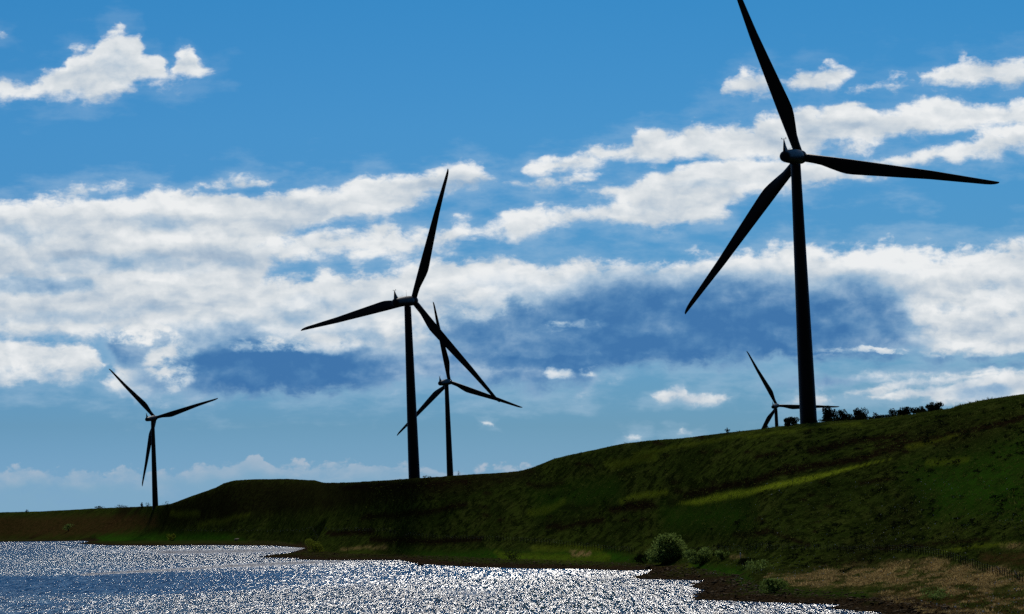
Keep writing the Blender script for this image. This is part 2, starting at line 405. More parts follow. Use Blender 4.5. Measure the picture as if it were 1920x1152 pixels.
def in_poly(px, py, pts, soft):
    """1 inside a patch, 0 outside, soft edge"""
    d = dist_poly(px, py, pts + [pts[0]]); ins = np.zeros(px.shape, bool)
    for (ax, ay), (bx, by) in zip(pts, pts[1:] + [pts[0]]):
        c = ((ay <= py) & (by > py)) | ((by <= py) & (ay > py))
        ins ^= c & (px < ax + (py - ay) / (by - ay if by != ay else 1e-9) * (bx - ax))
    return np.clip(0.5 + np.where(ins, 1, -1) * d / soft, 0, 1)

TAN = [(1470,1086),(1530,1070),(1600,1062),(1700,1052),(1770,1050),(1830,1062),(1960,1078),(1960,1112),(1850,1102),(1760,1096),(1660,1098),(1560,1102),(1490,1100)]
HUMMOCKS = [(1734,1066,3.5,1.0),(1768,1066,6,1.4),(1762,1072,4,.9),(1801,1070,6,1.2),(1683,1068,8,1.0),(1712,1065,5,.6),(1650,1071,4,.6),(1725,1078,4,.6),(1774,1082,5,.7),(1736,1092,5,.7),(1822,1114,6,.9)]
hum_w = []

def ground_height(u, y):
    x = u * y
    z, t, over = base_height(u, y)
    fix = np.interp(u, _fu, _fv)
    z = z + fix * y * np.clip(t * 1.2, 0, 1)
    sd = sdf(x, y)
    rough = np.clip(t * 6, 0.15, 1) * (1 - 0.75 * np.clip((t - 0.85) / 0.15, 0, 1))
    z = z + rough * (fbm(x / 22, y / 34, 3, 3) * 1.3 + fbm(x / 4.5, y / 6, 3, 11) * 0.55 + (np.abs(fbm(x / 1.6, y / 2.2, 2, 23)) * -0.5 + 0.1))
    near = np.clip((0.36 - t) / 0.1, 0, 1) * np.clip((u - 0.09) / 0.03, 0, 1) * (y < 470)
    z = z + near * (np.maximum(fbm(x / 2.1, y / 3.2, 3, 31), -.05) * 0.9 + fbm(x / 0.9, y / 1.3, 2, 37) * 0.22)
    for hx, hy, hr, hh in hum_w:
        z = z + hh * np.exp(-(((x - hx) / hr) ** 2 + ((y - hy) / (hr * 1.3)) ** 2) ** 1.5)
    beach = 0.055 * sd + 0.10 * fbm(x / 1.2, y / 2.5, 3, 41) * np.clip(sd / 2, 0, 1)
    z = np.where(sd < 0, np.maximum(0.08 * sd, -3) - 0.02, np.minimum(z, beach + 0.25 * np.maximum(sd - 3, 0) ** 2))
    return z, t, over, sd

def ground_z(x, y):
    return float(ground_height(np.array([x / y]), np.array([float(y)]))[0][0])

def ground_at(px, py):
    """first ground point seen in a direction"""
    d = sight(px, py); ys = np.geomspace(240, 3000, 6000)
    z = ground_height(np.full(ys.shape, d[0]), ys)[0]
    hit = np.nonzero(z >= EYE + d[2] * ys)[0]
    y = ys[hit[0]] if len(hit) else float(np.interp(d[0], sk_u, sk_d))
    return d[0] * y, float(y), ground_z(d[0] * y, y)
for hx, hy, hr, hh in HUMMOCKS:
    q = ground_at(hx, hy); hum_w.append((q[0], q[1], hr / FPX * q[1] * 1.1, hh * 0.62))

# --- materials of the land
def material(name):
    m = bpy.data.materials.new(name); m.use_nodes = True
    return m, G(m.node_tree)

def finish(g, col, rough=0.9, bump=None, strength=0.5, dist=0.1, spec=0.2, extra=None):
    b = g.node('ShaderNodeBsdfPrincipled'); g.put(b.inputs['Base Color'], (*col, 1) if isinstance(col, tuple) else col)
    g.put(b.inputs['Roughness'], rough); b.inputs['Specular IOR Level'].default_value = spec
    if bump is not None:
        n = g.node('ShaderNodeBump'); n.inputs['Strength'].default_value = strength; n.inputs['Distance'].default_value = dist
        g.put(n.inputs['Height'], bump); g.put(b.inputs['Normal'], n.outputs[0])
    for k, v in (extra or {}).items(): g.put(b.inputs[k], v)
    o = g.node('ShaderNodeOutputMaterial'); g.put(o.inputs[0], b.outputs[0])
    return b

M_land, g = material('moorland')
pos = X(g, g.node('ShaderNodeNewGeometry').outputs['Position'])
ps = g.vmath('MULTIPLY', pos, (1.0, 0.55, 1.0))
n1 = g.noise(ps, 0.06, 6, 0.6); n2 = g.noise(ps, 0.5, 6, 0.65); n3 = g.noise(ps, 2.2, 5, 0.7); n4 = g.noise(ps, 0.16, 5, 0.6)
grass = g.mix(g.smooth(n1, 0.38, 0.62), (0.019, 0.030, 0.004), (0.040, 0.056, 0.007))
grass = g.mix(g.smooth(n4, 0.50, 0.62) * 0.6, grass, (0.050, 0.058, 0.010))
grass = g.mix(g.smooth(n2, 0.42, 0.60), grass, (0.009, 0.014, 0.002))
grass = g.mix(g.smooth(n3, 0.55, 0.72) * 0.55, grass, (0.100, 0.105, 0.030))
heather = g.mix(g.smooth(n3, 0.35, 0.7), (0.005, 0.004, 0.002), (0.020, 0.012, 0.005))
lime = g.mix(g.smooth(n3, 0.35, 0.65), (0.11, 0.145, 0.007), (0.20, 0.235, 0.014))
lush = g.mix(g.smooth(n2, 0.35, 0.65), (0.012, 0.038, 0.003), (0.028, 0.078, 0.005))
tan = g.mix(g.smooth(n3, 0.32, 0.66), (0.065, 0.038, 0.010), (0.42, 0.285, 0.105))
tan = g.mix(g.smooth(n2, 0.5, 0.72), tan, (0.030, 0.026, 0.006))
peat = g.mix(g.smooth(n2, 0.35, 0.65), (0.016, 0.009, 0.003), (0.080, 0.044, 0.014))
stone = g.mix(g.smooth(g.noise(ps, 5.0, 4, 0.7), 0.4, 0.66), (0.008, 0.005, 0.003), (0.060, 0.038, 0.017))
c = g.mix(g.attr('heather'), grass, heather)
c = g.mix(g.attr('lush'), c, lush)
c = g.mix(g.attr('lime'), c, lime)
c = g.mix(g.attr('peat'), c, peat)
c = g.mix(g.attr('tan'), c, tan)
c = g.mix(g.attr('gravel'), c, stone)
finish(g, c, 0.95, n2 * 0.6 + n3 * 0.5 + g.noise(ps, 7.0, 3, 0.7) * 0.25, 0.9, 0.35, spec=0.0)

# --- land sheet
uu = np.concatenate([np.linspace(-0.9, -0.215, 50)[:-1], np.linspace(-0.215, 0.215, 1150), np.linspace(0.215, 0.9, 50)[1:]])
yy = np.concatenate([np.geomspace(20, 255, 30)[:-1], np.geomspace(255, 2750, 860), np.geomspace(2750, 4200, 12)[1:]])
U_, Y_ = np.meshgrid(uu, yy)
Z_, T_, O_, SD_ = ground_height(U_, Y_)
PX, PY = px_of(U_, Y_, Z_)
XW, YW = U_ * Y_, Y_
land_me = mesh_np('land', np.stack([XW, YW, Z_], -1).reshape(-1, 3), grid_faces(len(yy), len(uu)))
nz = fbm(XW / 9, YW / 16, 4, 51); nzf = fbm(XW / 2.2, YW / 3.5, 3, 57); nzl = fbm(XW / 40, YW / 70, 3, 61)
jx = PX + nz * 26 + nzf * 8; jy = PY + nz * 9 + nzf * 3
def strip(pts, w, soft): return np.clip((w - dist_poly(jx, jy, pts)) / soft + 0.5, 0, 1)
heath = np.zeros(PX.shape)
for pts, w in (([(1255,944),(1360,914),(1500,878),(1620,857),(1700,834),(1860,796),(1940,776)], 7), ([(1285,928),(1355,915)], 8), ([(1150,957),(1215,945)], 8),
               ([(1525,848),(1600,826),(1700,815)], 6), ([(1420,858),(1460,852)], 5), ([(1800,888),(1870,876)], 4), ([(1610,905),(1680,898)], 4), ([(1640,836),(1700,826)], 4),
               ([(680,972),(760,966),(840,952),(870,945)], 5), ([(1000,912),(1050,905)], 5), ([(1020,935),(1080,920)], 5), ([(640,915),(760,912),(880,905)], 6), ([(700,1013),(820,1014),(900,1011)], 6),
               ([(1640,1031),(1740,1021),(1860,1012)], 4), ([(1030,990),(1130,975)], 5), ([(620,1002),(700,998)], 5), ([(1380,1003),(1440,1000)], 6), ([(1060,955),(1110,945)], 4), ([(1440,995),(1520,1024)], 4)):
    heath = np.maximum(heath, strip(pts, w, 6))
spots = rng.uniform([900, 800], [1920, 1000], (70, 2))
for sx, sy in spots: heath = np.maximum(heath, np.clip(1.4 - np.hypot((jx - sx) / 9, (jy - sy) / 3.5), 0, 1))
heath = np.maximum(heath, np.clip(nzl * 5 - 0.55, 0, 1) * 0.75)
mound = in_poly(jx, jy, [(300,955),(420,904),(480,896),(600,898),(900,885),(1000,872),(1010,890),(860,925),(640,955),(420,975),(300,990)], 24)
heath = np.maximum(heath, mound * 0.7)
lime_a = in_poly(PX + nz * 12 + nzf * 5, PY + nz * 4 + nzf * 2, [(1268,944),(1367,923),(1432,912),(1505,893),(1567,881),(1670,860),(1607,877),(1546,894),(1485,908),(1400,929),(1311,946)], 3)
for pts, w, a in (([(1165,940),(1245,921)], 4, .8), ([(1000,962),(1060,942)], 7, .35), ([(940,1042),(1060,1048),(1140,1046)], 7, .5), ([(1000,1028),(1130,1032)], 7, .4), ([(1700,838),(1790,815)], 3, .5),
                  ([(1770,1035),(1850,1024),(1910,1020)], 3, .6), ([(1180,850),(1300,832),(1420,815),(1560,800),(1620,797)], 3, .35), ([(330,965),(365,962)], 5, .4), ([(1740,868),(1810,860)], 6, .4), ([(370,985),(470,965)], 3, .4),
                  ([(1140,870),(1220,855)], 8, .3), ([(1230,1066),(1300,1062)], 4, .4)):
    lime_a = np.maximum(lime_a, strip(pts, w, 5) * a * .65)
lush_a = np.maximum.reduce([in_poly(jx, jy, [(1700,880),(1930,830),(1930,960),(1760,960)], 70) * 0.8, in_poly(jx, jy, [(180,1005),(420,1000),(460,1014),(180,1016)], 12), in_poly(jx, jy, [(760,1035),(1150,1036),(1230,1052),(1100,1058),(850,1048)], 14),
    in_poly(jx, jy, [(1280,1056),(1390,1066),(1420,1100),(1640,1112),(1640,1122),(1420,1112),(1340,1078)], 14), in_poly(jx, jy, [(1000,925),(1150,900),(1160,930),(1010,960)], 40) * 0.6, in_poly(jx, jy, [(1250,950),(1400,940),(1400,985),(1250,990)], 50) * 0.6])
tan_a = in_poly(jx, jy, TAN, 16) * np.clip(0.85 + nz * 2, 0, 1)
for pts, w, a in (([(1880,1026),(1940,1024)], 5, .5), ([(1080,1040),(1105,1038)], 5, .9), ([(640,1030),(720,1026)], 3, .5), ([(1370,1044),(1395,1044)], 4, .5), ([(1450,1085),(1480,1090)], 10, .5)):
    tan_a = np.maximum(tan_a, strip(pts, w, 5) * a)
tan_a *= np.clip(0.8 + nzf * 3.5, 0.15, 1)
tan_a = np.maximum(tan_a, in_poly(jx, jy, [(1480,1078),(1960,1060),(1960,1190),(1760,1190),(1640,1112),(1500,1106)], 20) * np.clip(nzf * 5 + nz * 3 - .2, 0, 1) * .75)
peat_a = np.maximum.reduce([in_poly(jx, jy, [(-400,985),(0,970),(290,966),(300,985),(180,1003),(-400,1020)], 14) * 0.75, in_poly(jx, jy, [(1640,1122),(1700,1100),(1800,1105),(1960,1115),(1960,1180),(1700,1180)], 20) * 0.9,
    in_poly(jx, jy, [(1840,1040),(1960,1032),(1960,1062),(1840,1056)], 12) * 0.7])
grav = np.clip((7.5 - SD_ + nzf * 8) / 3, 0, 1) * np.clip((2.2 - Z_) / 1.0, 0, 1)
grav = np.maximum(grav, np.clip((0.45 - T_ * 40), 0, 1) * (SD_ > 0) * np.clip(1.5 - Z_, 0, 1))
for nme, v in (('heather', heath), ('lime', lime_a), ('lush', lush_a), ('tan', tan_a), ('peat', peat_a), ('gravel', grav)): set_attr(land_me, nme, v)
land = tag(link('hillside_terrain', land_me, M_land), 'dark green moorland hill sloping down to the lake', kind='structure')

# ------------------------------------------------------------------ water
M_water, g = material('lake_water')
pos = X(g, g.node('ShaderNodeNewGeometry').outputs['Position'])
def facets(sx, sy, det, seed):
    v = g.vmath('ADD', g.vmath('MULTIPLY', pos, (sx, sy, 1.0)), (seed, seed * 1.7, 0))
    return g.vmath('SUBTRACT', g.noise(v, 1.0, det, 0.6, color=True), (0.5, 0.5, 0.5))
ruf = g.attr('ruffle')
sl = g.vmath('ADD', g.vmath('ADD', facets(10.5, 0.60, 2, 3.0), facets(5.0, 0.26, 2, 9.0)), facets(2.2, 0.088, 2, 21.0))
sl = g.vmath('MULTIPLY', g.vmath('SCALE', sl, ruf), (0.7, 1.0, 0.0))
nrm = g.vmath('NORMALIZE', g.vmath('ADD', sl, g.vec(0.0, g.attr('sheet') * -0.15 - 0.205, 1.0)))
b = g.node('ShaderNodeBsdfPrincipled'); b.inputs['Base Color'].default_value = (0.002, 0.013, 0.055, 1); b.inputs['IOR'].default_value = 1.33
g.put(b.inputs['Roughness'], 0.07 + g.attr('sheet') * 0.38); g.put(b.inputs['Normal'], nrm)
o = g.node('ShaderNodeOutputMaterial'); g.put(o.inputs[0], b.outputs[0])
wu = np.concatenate([np.linspace(-0.9, -0.21, 20)[:-1], np.linspace(-0.21, 0.21, 300), np.linspace(0.21, 0.9, 20)[1:]])
wy = np.geomspace(12, 4200, 450)
A_, B_ = np.meshgrid(wu, wy)
wme = mesh_np('water', np.stack([A_ * B_, B_, 0 * A_], -1).reshape(-1, 3), grid_faces(len(wy), len(wu)))
wpx, wpy = px_of(A_, B_, 0 * A_)
wl = wpy + 0.032 * (wpx - 600)                       # wind lanes lie a little oblique to the shore
calm = np.interp(wl + fbm(wpx / 160, wpy / 7, 3, 73) * 10, [1000, 1045, 1058, 1068, 1090, 1102, 1116, 1160], [.15, .05, .55, 1.15, 1.15, .7, .12, 0.0]) * np.interp(wpx, [900, 1150], [1, .3])
calm = np.maximum(calm, np.interp(wl, [1095, 1110, 1135, 1150], [0, .8, .7, .2]) * np.interp(wpx, [100, 420], [1, 0]))
calm = np.clip(calm + fbm(wpx / 300, (wpy + wpx * .03) / 8, 4, 71) * 1.3, 0, 1)
sheet = np.maximum(np.clip(1.2 - dist_poly(wpx, wpy, [(300, 1036), (430, 1034), (575, 1030)]) / 5, 0, 1), np.clip(1.2 - dist_poly(wpx, wpy, [(150, 1078), (420, 1063), (640, 1053)]) / 2.5, 0, 1))
sheet = np.maximum(sheet, np.clip(1.2 - dist_poly(wpx, wpy, [(420, 1062), (600, 1054)]) / 4, 0, 1))
sheet = np.maximum(sheet, np.clip(fbm(wpx / 220, wpy / 6, 3, 79) * 4 - .6, 0, 1) * (1 - calm) * .7)
set_attr(wme, 'ruffle', 2.15 - 1.35 * calm + sheet * .9); set_attr(wme, 'sheet', sheet)
lake = tag(link('water', wme, M_water), 'wind ruffled lake glittering in the sun', kind='structure')

# ------------------------------------------------------------------ wind turbines
M_silhouette, g = material('turbine_silhouette')
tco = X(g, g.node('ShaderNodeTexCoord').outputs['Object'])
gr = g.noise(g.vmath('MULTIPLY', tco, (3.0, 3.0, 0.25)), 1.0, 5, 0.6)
finish(g, g.mix(gr, (0.013, 0.014, 0.017), (0.024, 0.026, 0.030)), g.smooth(gr, 0.3, 0.7, 0.42, 0.56), spec=0.22)  # backlit shade of pale towers put into the near-black base colour
M_dark, g = material('dark_metal'); finish(g, (0.02, 0.02, 0.022), 0.5)

def loft(rings, cap=True):
    """rings: list of equal-length point lists -> bmesh"""
    bm = bmesh.new(); vs = [[bm.verts.new(q) for q in r] for r in rings]; n = len(rings[0])
    for a, b in zip(vs[:-1], vs[1:]):
        for i in range(n): bm.faces.new((a[i], a[(i + 1) % n], b[(i + 1) % n], b[i]))
    if cap: bm.faces.new(vs[0][::-1]); bm.faces.new(vs[-1])
    bmesh.ops.recalc_face_normals(bm, faces=bm.faces)
    return bm

def bm_obj(name, bm, mat, parent=None, smooth=True):
    me = bpy.data.meshes.new(name); bm.to_mesh(me); bm.free()
    if smooth: me.polygons.foreach_set('use_smooth', [True] * len(me.polygons))
    return link(name, me, mat, parent)

def circle(cx, cy, z, r, n=32): return [(cx + r * math.cos(2 * math.pi * i / n), cy + r * math.sin(2 * math.pi * i / n), z) for i in range(n)]
def ring_y(y, rx, rz, zc=0.0, n=28, e=2.0):
    out = []
    for i in range(n):
        a = 2 * math.pi * i / n; c, s = math.cos(a), math.sin(a)
        out.append((rx * math.copysign(abs(c) ** (2 / e), c), y, zc + rz * math.copysign(abs(s) ** (2 / e), s)))
    return out

def box(bm, c, s, rot=None):
    m = Matrix.Translation(c) @ (rot.to_4x4() if rot else Matrix()) @ Matrix.Diagonal((*s, 1))
    bmesh.ops.create_cube(bm, size=1.0, matrix=m)

def rod(bm, a, b, r0, r1=None, n=8):
    a = Vector(a); b = Vector(b); d = b - a
    m = Matrix.Translation((a + b) / 2) @ d.to_track_quat('Z', 'Y').to_matrix().to_4x4()
    bmesh.ops.create_cone(bm, cap_ends=True, segments=n, radius1=r0, radius2=r0 if r1 is None else r1, depth=d.length, matrix=m)

HUB_H = 62.0
def blade_mesh():
    """blade along +Z, leading edge towards -X, rotor axis along Y"""
    rings = []
    for r in np.concatenate([np.linspace(1.2, 4, 5), np.linspace(5, 16, 14), np.linspace(18, 42, 13), [43.2, 44.2, 44.8, 45.0]]):
        ch = np.interp(r, [1.2, 3.0, 5, 7.5, 9.5, 11, 12.5, 20, 30, 42, 43.2, 44.2, 44.8, 45], [1.9, 1.95, 2.15, 2.75, 3.2, 3.4, 3.35, 2.75, 1.95, 1.05, .9, .66, .4, .15])
        th = np.interp(r, [1.2, 3, 6, 11, 20, 45], [1.9, 1.9, 1.5, 0.85, 0.5, 0.08])
        rd = np.interp(r, [3, 8], [0, 1])                      # round root turning into a wing section
        le = np.interp(r, [1.2, 11, 30, 45], [-0.95, -1.0, -0.85, -0.35]); tw = rad(np.interp(r, [3, 11, 45], [10, 8, 0]))
        pre = -0.0006 * r * r * 0.9
        pts = []
        for i in range(20):
            a = 2 * math.pi * i / 20
            x0 = 0.5 - 0.5 * math.cos(a)                       # 0 at the leading edge
            yc = math.sin(a) * 0.5
            sharp = (1 - rd) + rd * (1.35 * (1 - x0) ** 0.75 * 0.9 + 0.02)
            X_, Y2 = le + ch * x0, yc * th * sharp
            pts.append((X_ * math.cos(tw) - Y2 * math.sin(tw), X_ * math.sin(tw) + Y2 * math.cos(tw) - pre, r))
        rings.append(pts)
    return loft(rings)

def make_turbine():
    root = empty('wind_turbine', (0, 0, 0))
    # tower: slightly tapering steel tube, top at z = HUB_H - 1.9 (root at ground, +Y is the wind side)
    rings = []; H = HUB_H - 1.75
    for z, r in ((-5, 1.95), (0, 1.93), (10, 1.81), (20, 1.68), (30, 1.54), (41, 1.38), (50, 1.25), (H - 0.5, 1.11), (H, 1.11)):
        rings.append(circle(0, 0, z, r))
    tw = bm_obj('tower', loft(rings), M_silhouette, root)
    bm = bmesh.new(); box(bm, (1.1, -1.58, 1.9), (0.9, 0.14, 2.1), Matrix.Rotation(rad(35), 3, 'Z')); bm_obj('door', bm, M_dark, tw, False)
    # nacelle frame: tilted 5 degrees
    nac = bm_obj('nacelle', loft([ring_y(y, rx, rz, zc) for y, rx, rz, zc in ((-8.9, .35, .35, -.12), (-8.8, .9, .9, -.12), (-8.4, 1.18, 1.2, -.1), (-7.6, 1.28, 1.32, -.08), (-4, 1.5, 1.55, -.02), (0, 1.65, 1.72, 0), (1.8, 1.6, 1.66, 0), (2.5, 1.42, 1.45, 0), (2.6, 1.2, 1.2, 0))]), M_silhouette, root)
    nac.location = (0, 0, HUB_H); nac.rotation_euler = (rad(5), 0, 0)
    bm = loft([[(-.28, -8.6, .9), (.28, -8.6, .9), (.28, -6.3, 1.1), (-.28, -6.3, 1.1)], [(-.16, -8.45, 2.3), (.16, -8.45, 2.3), (.16, -7.3, 2.3), (-.16, -7.3, 2.3)], [(-.06, -8.25, 3.6), (.06, -8.25, 3.6), (.06, -8.0, 3.6), (-.06, -8.0, 3.6)]])
    mast = bm_obj('tail_mast', bm, M_dark, nac, False)
    bm = bmesh.new(); rod(bm, (-.55, -8.1, 3.75), (.55, -8.1, 3.75), .05); rod(bm, (0, -8.1, 3.5), (0, -8.1, 3.8), .05)
    rod(bm, (-.5, -8.1, 3.75), (-.5, -8.1, 4.0), .05, .09); rod(bm, (.5, -8.1, 3.75), (.5, -8.1, 4.0), .05); box(bm, (.5, -8.25, 4.0), (.03, .5, .14))
    bm_obj('wind_sensor', bm, M_dark, nac, False)
    bm = bmesh.new(); rod(bm, (0.3, -0.9, 1.55), (0.3, -0.9, 3.6), .045, .02); rod(bm, (0, -6.9, 1.3), (0.1, -2.6, 1.95), .03)
    bm_obj('antenna', bm, M_dark, nac, False)
    # hub and spinner; rotor group is the hub, blades hang on the root with their own angle
    hub = bm_obj('hub', loft([ring_y(y, r, r) for y, r in ((-1.35, 1.15), (-1.3, 1.4), (-.6, 1.58), (.3, 1.55), (1.0, 1.3), (1.6, .9), (1.95, .45), (2.05, .1))]), M_silhouette, root)
    hub.location = (0, 4.0 * math.cos(rad(5)), HUB_H + 4.0 * math.sin(rad(5))); hub.rotation_euler = (rad(5), 0, 0)
    bme = blade_mesh(); bl = None
    for k in range(3):
        if bl is None: o = bl = bm_obj('blade', bme, M_silhouette, root)
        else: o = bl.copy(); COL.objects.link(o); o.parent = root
        o.location = hub.location
    return root

def kids(o): return [c for c in COL.objects if c.parent == o]
def copy_tree(o, parent=None):
    c = o.copy(); COL.objects.link(c)
    if parent: c.parent = parent
    for ch in kids(o): copy_tree(ch, c)
    return c

TURBINES = [  # hub bearing and depth, yaw, rotor angle
 ((1500.3, 294.7), 581.8, 22.2, -17.6, 'nearest and tallest dark wind turbine standing on the hilltop beside the shrubs'),
 ((774.9, 564.1), 855.5, 26.6, 21.4, 'second largest dark wind turbine on the low ridge, one blade crossing the turbine behind it'),
 ((842.8, 716.2), 1432.5, 23.7, -8.4, 'dark wind turbine standing close behind the blade of the second largest turbine'),
 ((291.3, 783.9), 1655.0, 18.3, -42.9, 'small distant wind turbine at the foot of the mound, over the far shore'),
 ((1457.0, 761.0), 1867.5, 19.6, -26.0, 'smallest wind turbine, its lower part sunk behind the hill beside the tallest tower')]
proto = make_turbine()
for i, ((hx, hy), dep, psi, th, lab) in enumerate(TURBINES):
    t = proto if i == 0 else copy_tree(proto)
    d = sight(hx, hy); hubp = Vector((d[0] * dep, dep, EYE + d[2] * dep)); ps_ = rad(psi)
    off = 4.0 * math.cos(rad(5))
    t.location = (hubp.x - off * math.sin(ps_), hubp.y - off * math.cos(ps_), hubp.z - HUB_H - 4.0 * math.sin(rad(5)))
    t.rotation_euler = (0, 0, -ps_)
    bl = [c for c in kids(t) if c.name.split('.')[0] == 'blade']
    for k, o in enumerate(bl):
        o.rotation_euler = (Matrix.Rotation(rad(5), 3, 'X') @ Matrix.Rotation(rad(th) + k * 2 * math.pi / 3, 3, 'Y')).to_euler()
    tag(t, lab, 'wind turbine', 'wind turbines on the moor')

# ------------------------------------------------------------------ shrubs and trees
def leaf_mat(name, a, b, trans):
    m, g = material(name)
    oi = X(g, g.node('ShaderNodeObjectInfo').outputs['Random'])
    pos = X(g, g.node('ShaderNodeNewGeometry').outputs['Position'])
    c = g.mix(g.smooth(g.noise(pos, 1.7, 4), 0.35, 0.65), a, b)
    d1 = g.node('ShaderNodeBsdfDiffuse'); g.put(d1.inputs[0], c)
    d2 = g.node('ShaderNodeBsdfTranslucent'); g.put(d2.inputs[0], c)
    mx = g.node('ShaderNodeMixShader'); mx.inputs[0].default_value = trans
    g.put(mx.inputs[1], d1.outputs[0]); g.put(mx.inputs[2], d2.outputs[0])
    o = g.node('ShaderNodeOutputMaterial'); g.put(o.inputs[0], mx.outputs[0])
    return m
M_leaf = leaf_mat('willow_leaf', (0.09, 0.14, 0.026), (0.21, 0.29, 0.075), 0.5)
M_lime = leaf_mat('gorse_leaf', (0.10, 0.13, 0.012), (0.20, 0.23, 0.03), 0.45)
M_leafdk = leaf_mat('hawthorn_leaf', (0.010, 0.016, 0.006), (0.022, 0.030, 0.010), 0.2)
M_twig = leaf_mat('twig_leaf', (0.022, 0.034, 0.008), (0.055, 0.075, 0.018), 0.4)
M_bark, g = material('bark'); finish(g, (0.018, 0.013, 0.009), 0.9)

def crown_mesh(w, h, n, leaf, seed, low=0.0, lumps=14):
    """leaf-sized faces scattered through several overlapping clumps"""
    r = np.random.default_rng(seed)
    cen = np.stack([r.normal(0, .24, lumps) * w, r.normal(0, .24, lumps) * w, low * h + (1 - low) * h * r.uniform(.06, .66, lumps)], 1)
    cen[:, :2] *= (1.15 - 0.55 * np.clip((cen[:, 2:] / h - .45) / .55, 0, 1))
    sz = r.uniform(.20, .36, lumps)[:, None] * np.array([w, w, h * 0.8])
    idx = r.integers(0, lumps, n); v = r.normal(size=(n, 3)); v /= np.linalg.norm(v, axis=1)[:, None]
    c = cen[idx] + v * sz[idx] * (r.uniform(.25, 1.08, n) ** .55)[:, None]
    c = c[c[:, 2] > 0.02 * h]; n = len(c)
    a = r.normal(size=(n, 3)); a /= np.linalg.norm(a, axis=1)[:, None]; b = np.cross(a, r.normal(size=(n, 3))); b /= np.linalg.norm(b, axis=1)[:, None]
    L = leaf * r.uniform(.6, 1.5, n)[:, None]
    quad = np.stack([c - a * L, c + b * L * .45, c + a * L, c - b * L * .45], 1).reshape(-1, 3)
    lo_, hi_ = np.percentile(quad, [1.5, 98.5], 0); quad = (quad - [(lo_[0] + hi_[0]) / 2, (lo_[1] + hi_[1]) / 2, 0]) * [w / (hi_[0] - lo_[0]), w / (hi_[1] - lo_[1]), h / hi_[2]]
    return mesh_np('crown', quad, np.arange(4 * n).reshape(-1, 4), False), cen

def shrub(name, px, py, wpx, hpx, mat, label, cat, group=None, n=1500, leaf=0.16, low=0.0, trunk=0.05, depth=None, back=0.0, sink=0.0):
    if depth: d = sight(px, py); loc = (d[0] * depth, depth, ground_z(d[0] * depth, depth))
    else:
        loc = ground_at(px, py)
        if back: y = loc[1] + back; loc = (loc[0] / loc[1] * y, y, ground_z(loc[0] / loc[1] * y, y))
    k = loc[1] / FPX; w, h = wpx * k, hpx * k + max(0.0, (EYE + sight(px, py)[2] * loc[1]) - loc[2])
    root = empty(name, (loc[0], loc[1], loc[2] - sink)); tag(root, label, cat, group)
    seed = int(px * 7 + py)
    me, cen = crown_mesh(w, h, n, leaf, seed, low); link('crown', me, mat, root)
    bm = bmesh.new()
    for q in cen[:6]:
        mid = Vector((q[0] * .35, q[1] * .35, q[2] * .5)); rod(bm, (0, 0, -.25), mid, trunk, trunk * .75, 6); rod(bm, mid, q, trunk * .7, trunk * .25, 5)
    bm_obj('trunk', bm, M_bark, root)
    return root

RG = 'shrubs along the hilltop'
shrub('shrub', 1558, 790, 28, 26, M_leafdk, 'tall dark rounded shrub just right of the tallest turbine tower', 'shrub', RG, 2600, .19, depth=572, trunk=.07)
shrub('shrub', 1582, 789, 22, 19, M_leafdk, 'dark shrub squeezed between the two rounded shrubs right of the tallest tower', 'shrub', RG, 1800, .18, depth=568)
shrub('shrub', 1607, 788, 40, 20, M_leafdk, 'widest dark shrub on the hilltop, right of the tallest tower', 'shrub', RG, 3000, .19, depth=566)
shrub('shrub', 1642, 785, 11, 11, M_leafdk, 'tiny lone sapling on the skyline between the wide shrub and the thin shrub', 'shrub', RG, 110, .15, .3, depth=556)
shrub('shrub', 1674, 782, 15, 15, M_leafdk, 'thin see-through shrub on the hilltop skyline', 'shrub', RG, 260, .15, .2, depth=550)
shrub('shrub', 1695, 781, 26, 16, M_leafdk, 'dark shrub on the skyline beside the thin see-through one', 'shrub', RG, 1500, .18, depth=547)
shrub('shrub', 1724, 777, 27, 13, M_leafdk, 'low flat dark shrub on the skyline below the topmost shrub', 'shrub', RG, 1500, .17, depth=540)
shrub('shrub', 1753, 773, 30, 17, M_leafdk, 'topmost dark shrub of the hilltop row, farthest from the tall tower', 'shrub', RG, 1900, .18, depth=534)
shrub('shrub', 1592, 792, 100, 9, M_leafdk, 'long low scrub joining the feet of the shrubs right of the tallest tower', 'shrub', RG, 2600, .16, depth=569)
shrub('shrub', 1660, 785, 60, 7, M_leafdk, 'low scrub under the lone sapling and thin shrub on the hilltop', 'shrub', RG, 1300, .15, depth=553)
shrub('shrub', 1740, 777, 50, 8, M_leafdk, 'low scrub tucked under the topmost hilltop shrub', 'shrub', RG, 1100, .15, depth=537)
shrub('shrub', 1484, 796, 26, 13, M_leafdk, 'dark shrub at the left foot of the tallest tower', 'shrub', RG, 1600, .17, depth=575)
shrub('shrub', 1520, 792, 22, 10, M_leafdk, 'low dark shrub in front of the tallest tower base', 'shrub', RG, 700, .14, depth=571)
shrub('shrub', 1436, 804, 10, 6, M_leafdk, 'small scrubby bush on the ridge under the smallest turbine', 'shrub', RG, 140, .14, depth=592)
shrub('shrub', 1364, 812, 9, 8, M_leafdk, 'lone tiny bush on the bare ridge left of the smallest turbine', 'shrub', RG, 110, .15, .1, depth=608)
shrub('shrub', 860, 891, 5, 8, M_leafdk, 'tiny upright sapling on the ridge beside the turbine behind', 'shrub', None, 60, .14, .2, depth=812)
shrub('shrub', 800, 896, 16, 4, M_leafdk, 'low scrub on the ridge right of the second largest tower', 'shrub', None, 140, .18, depth=835)
LG = 'scrub on the far skyline'
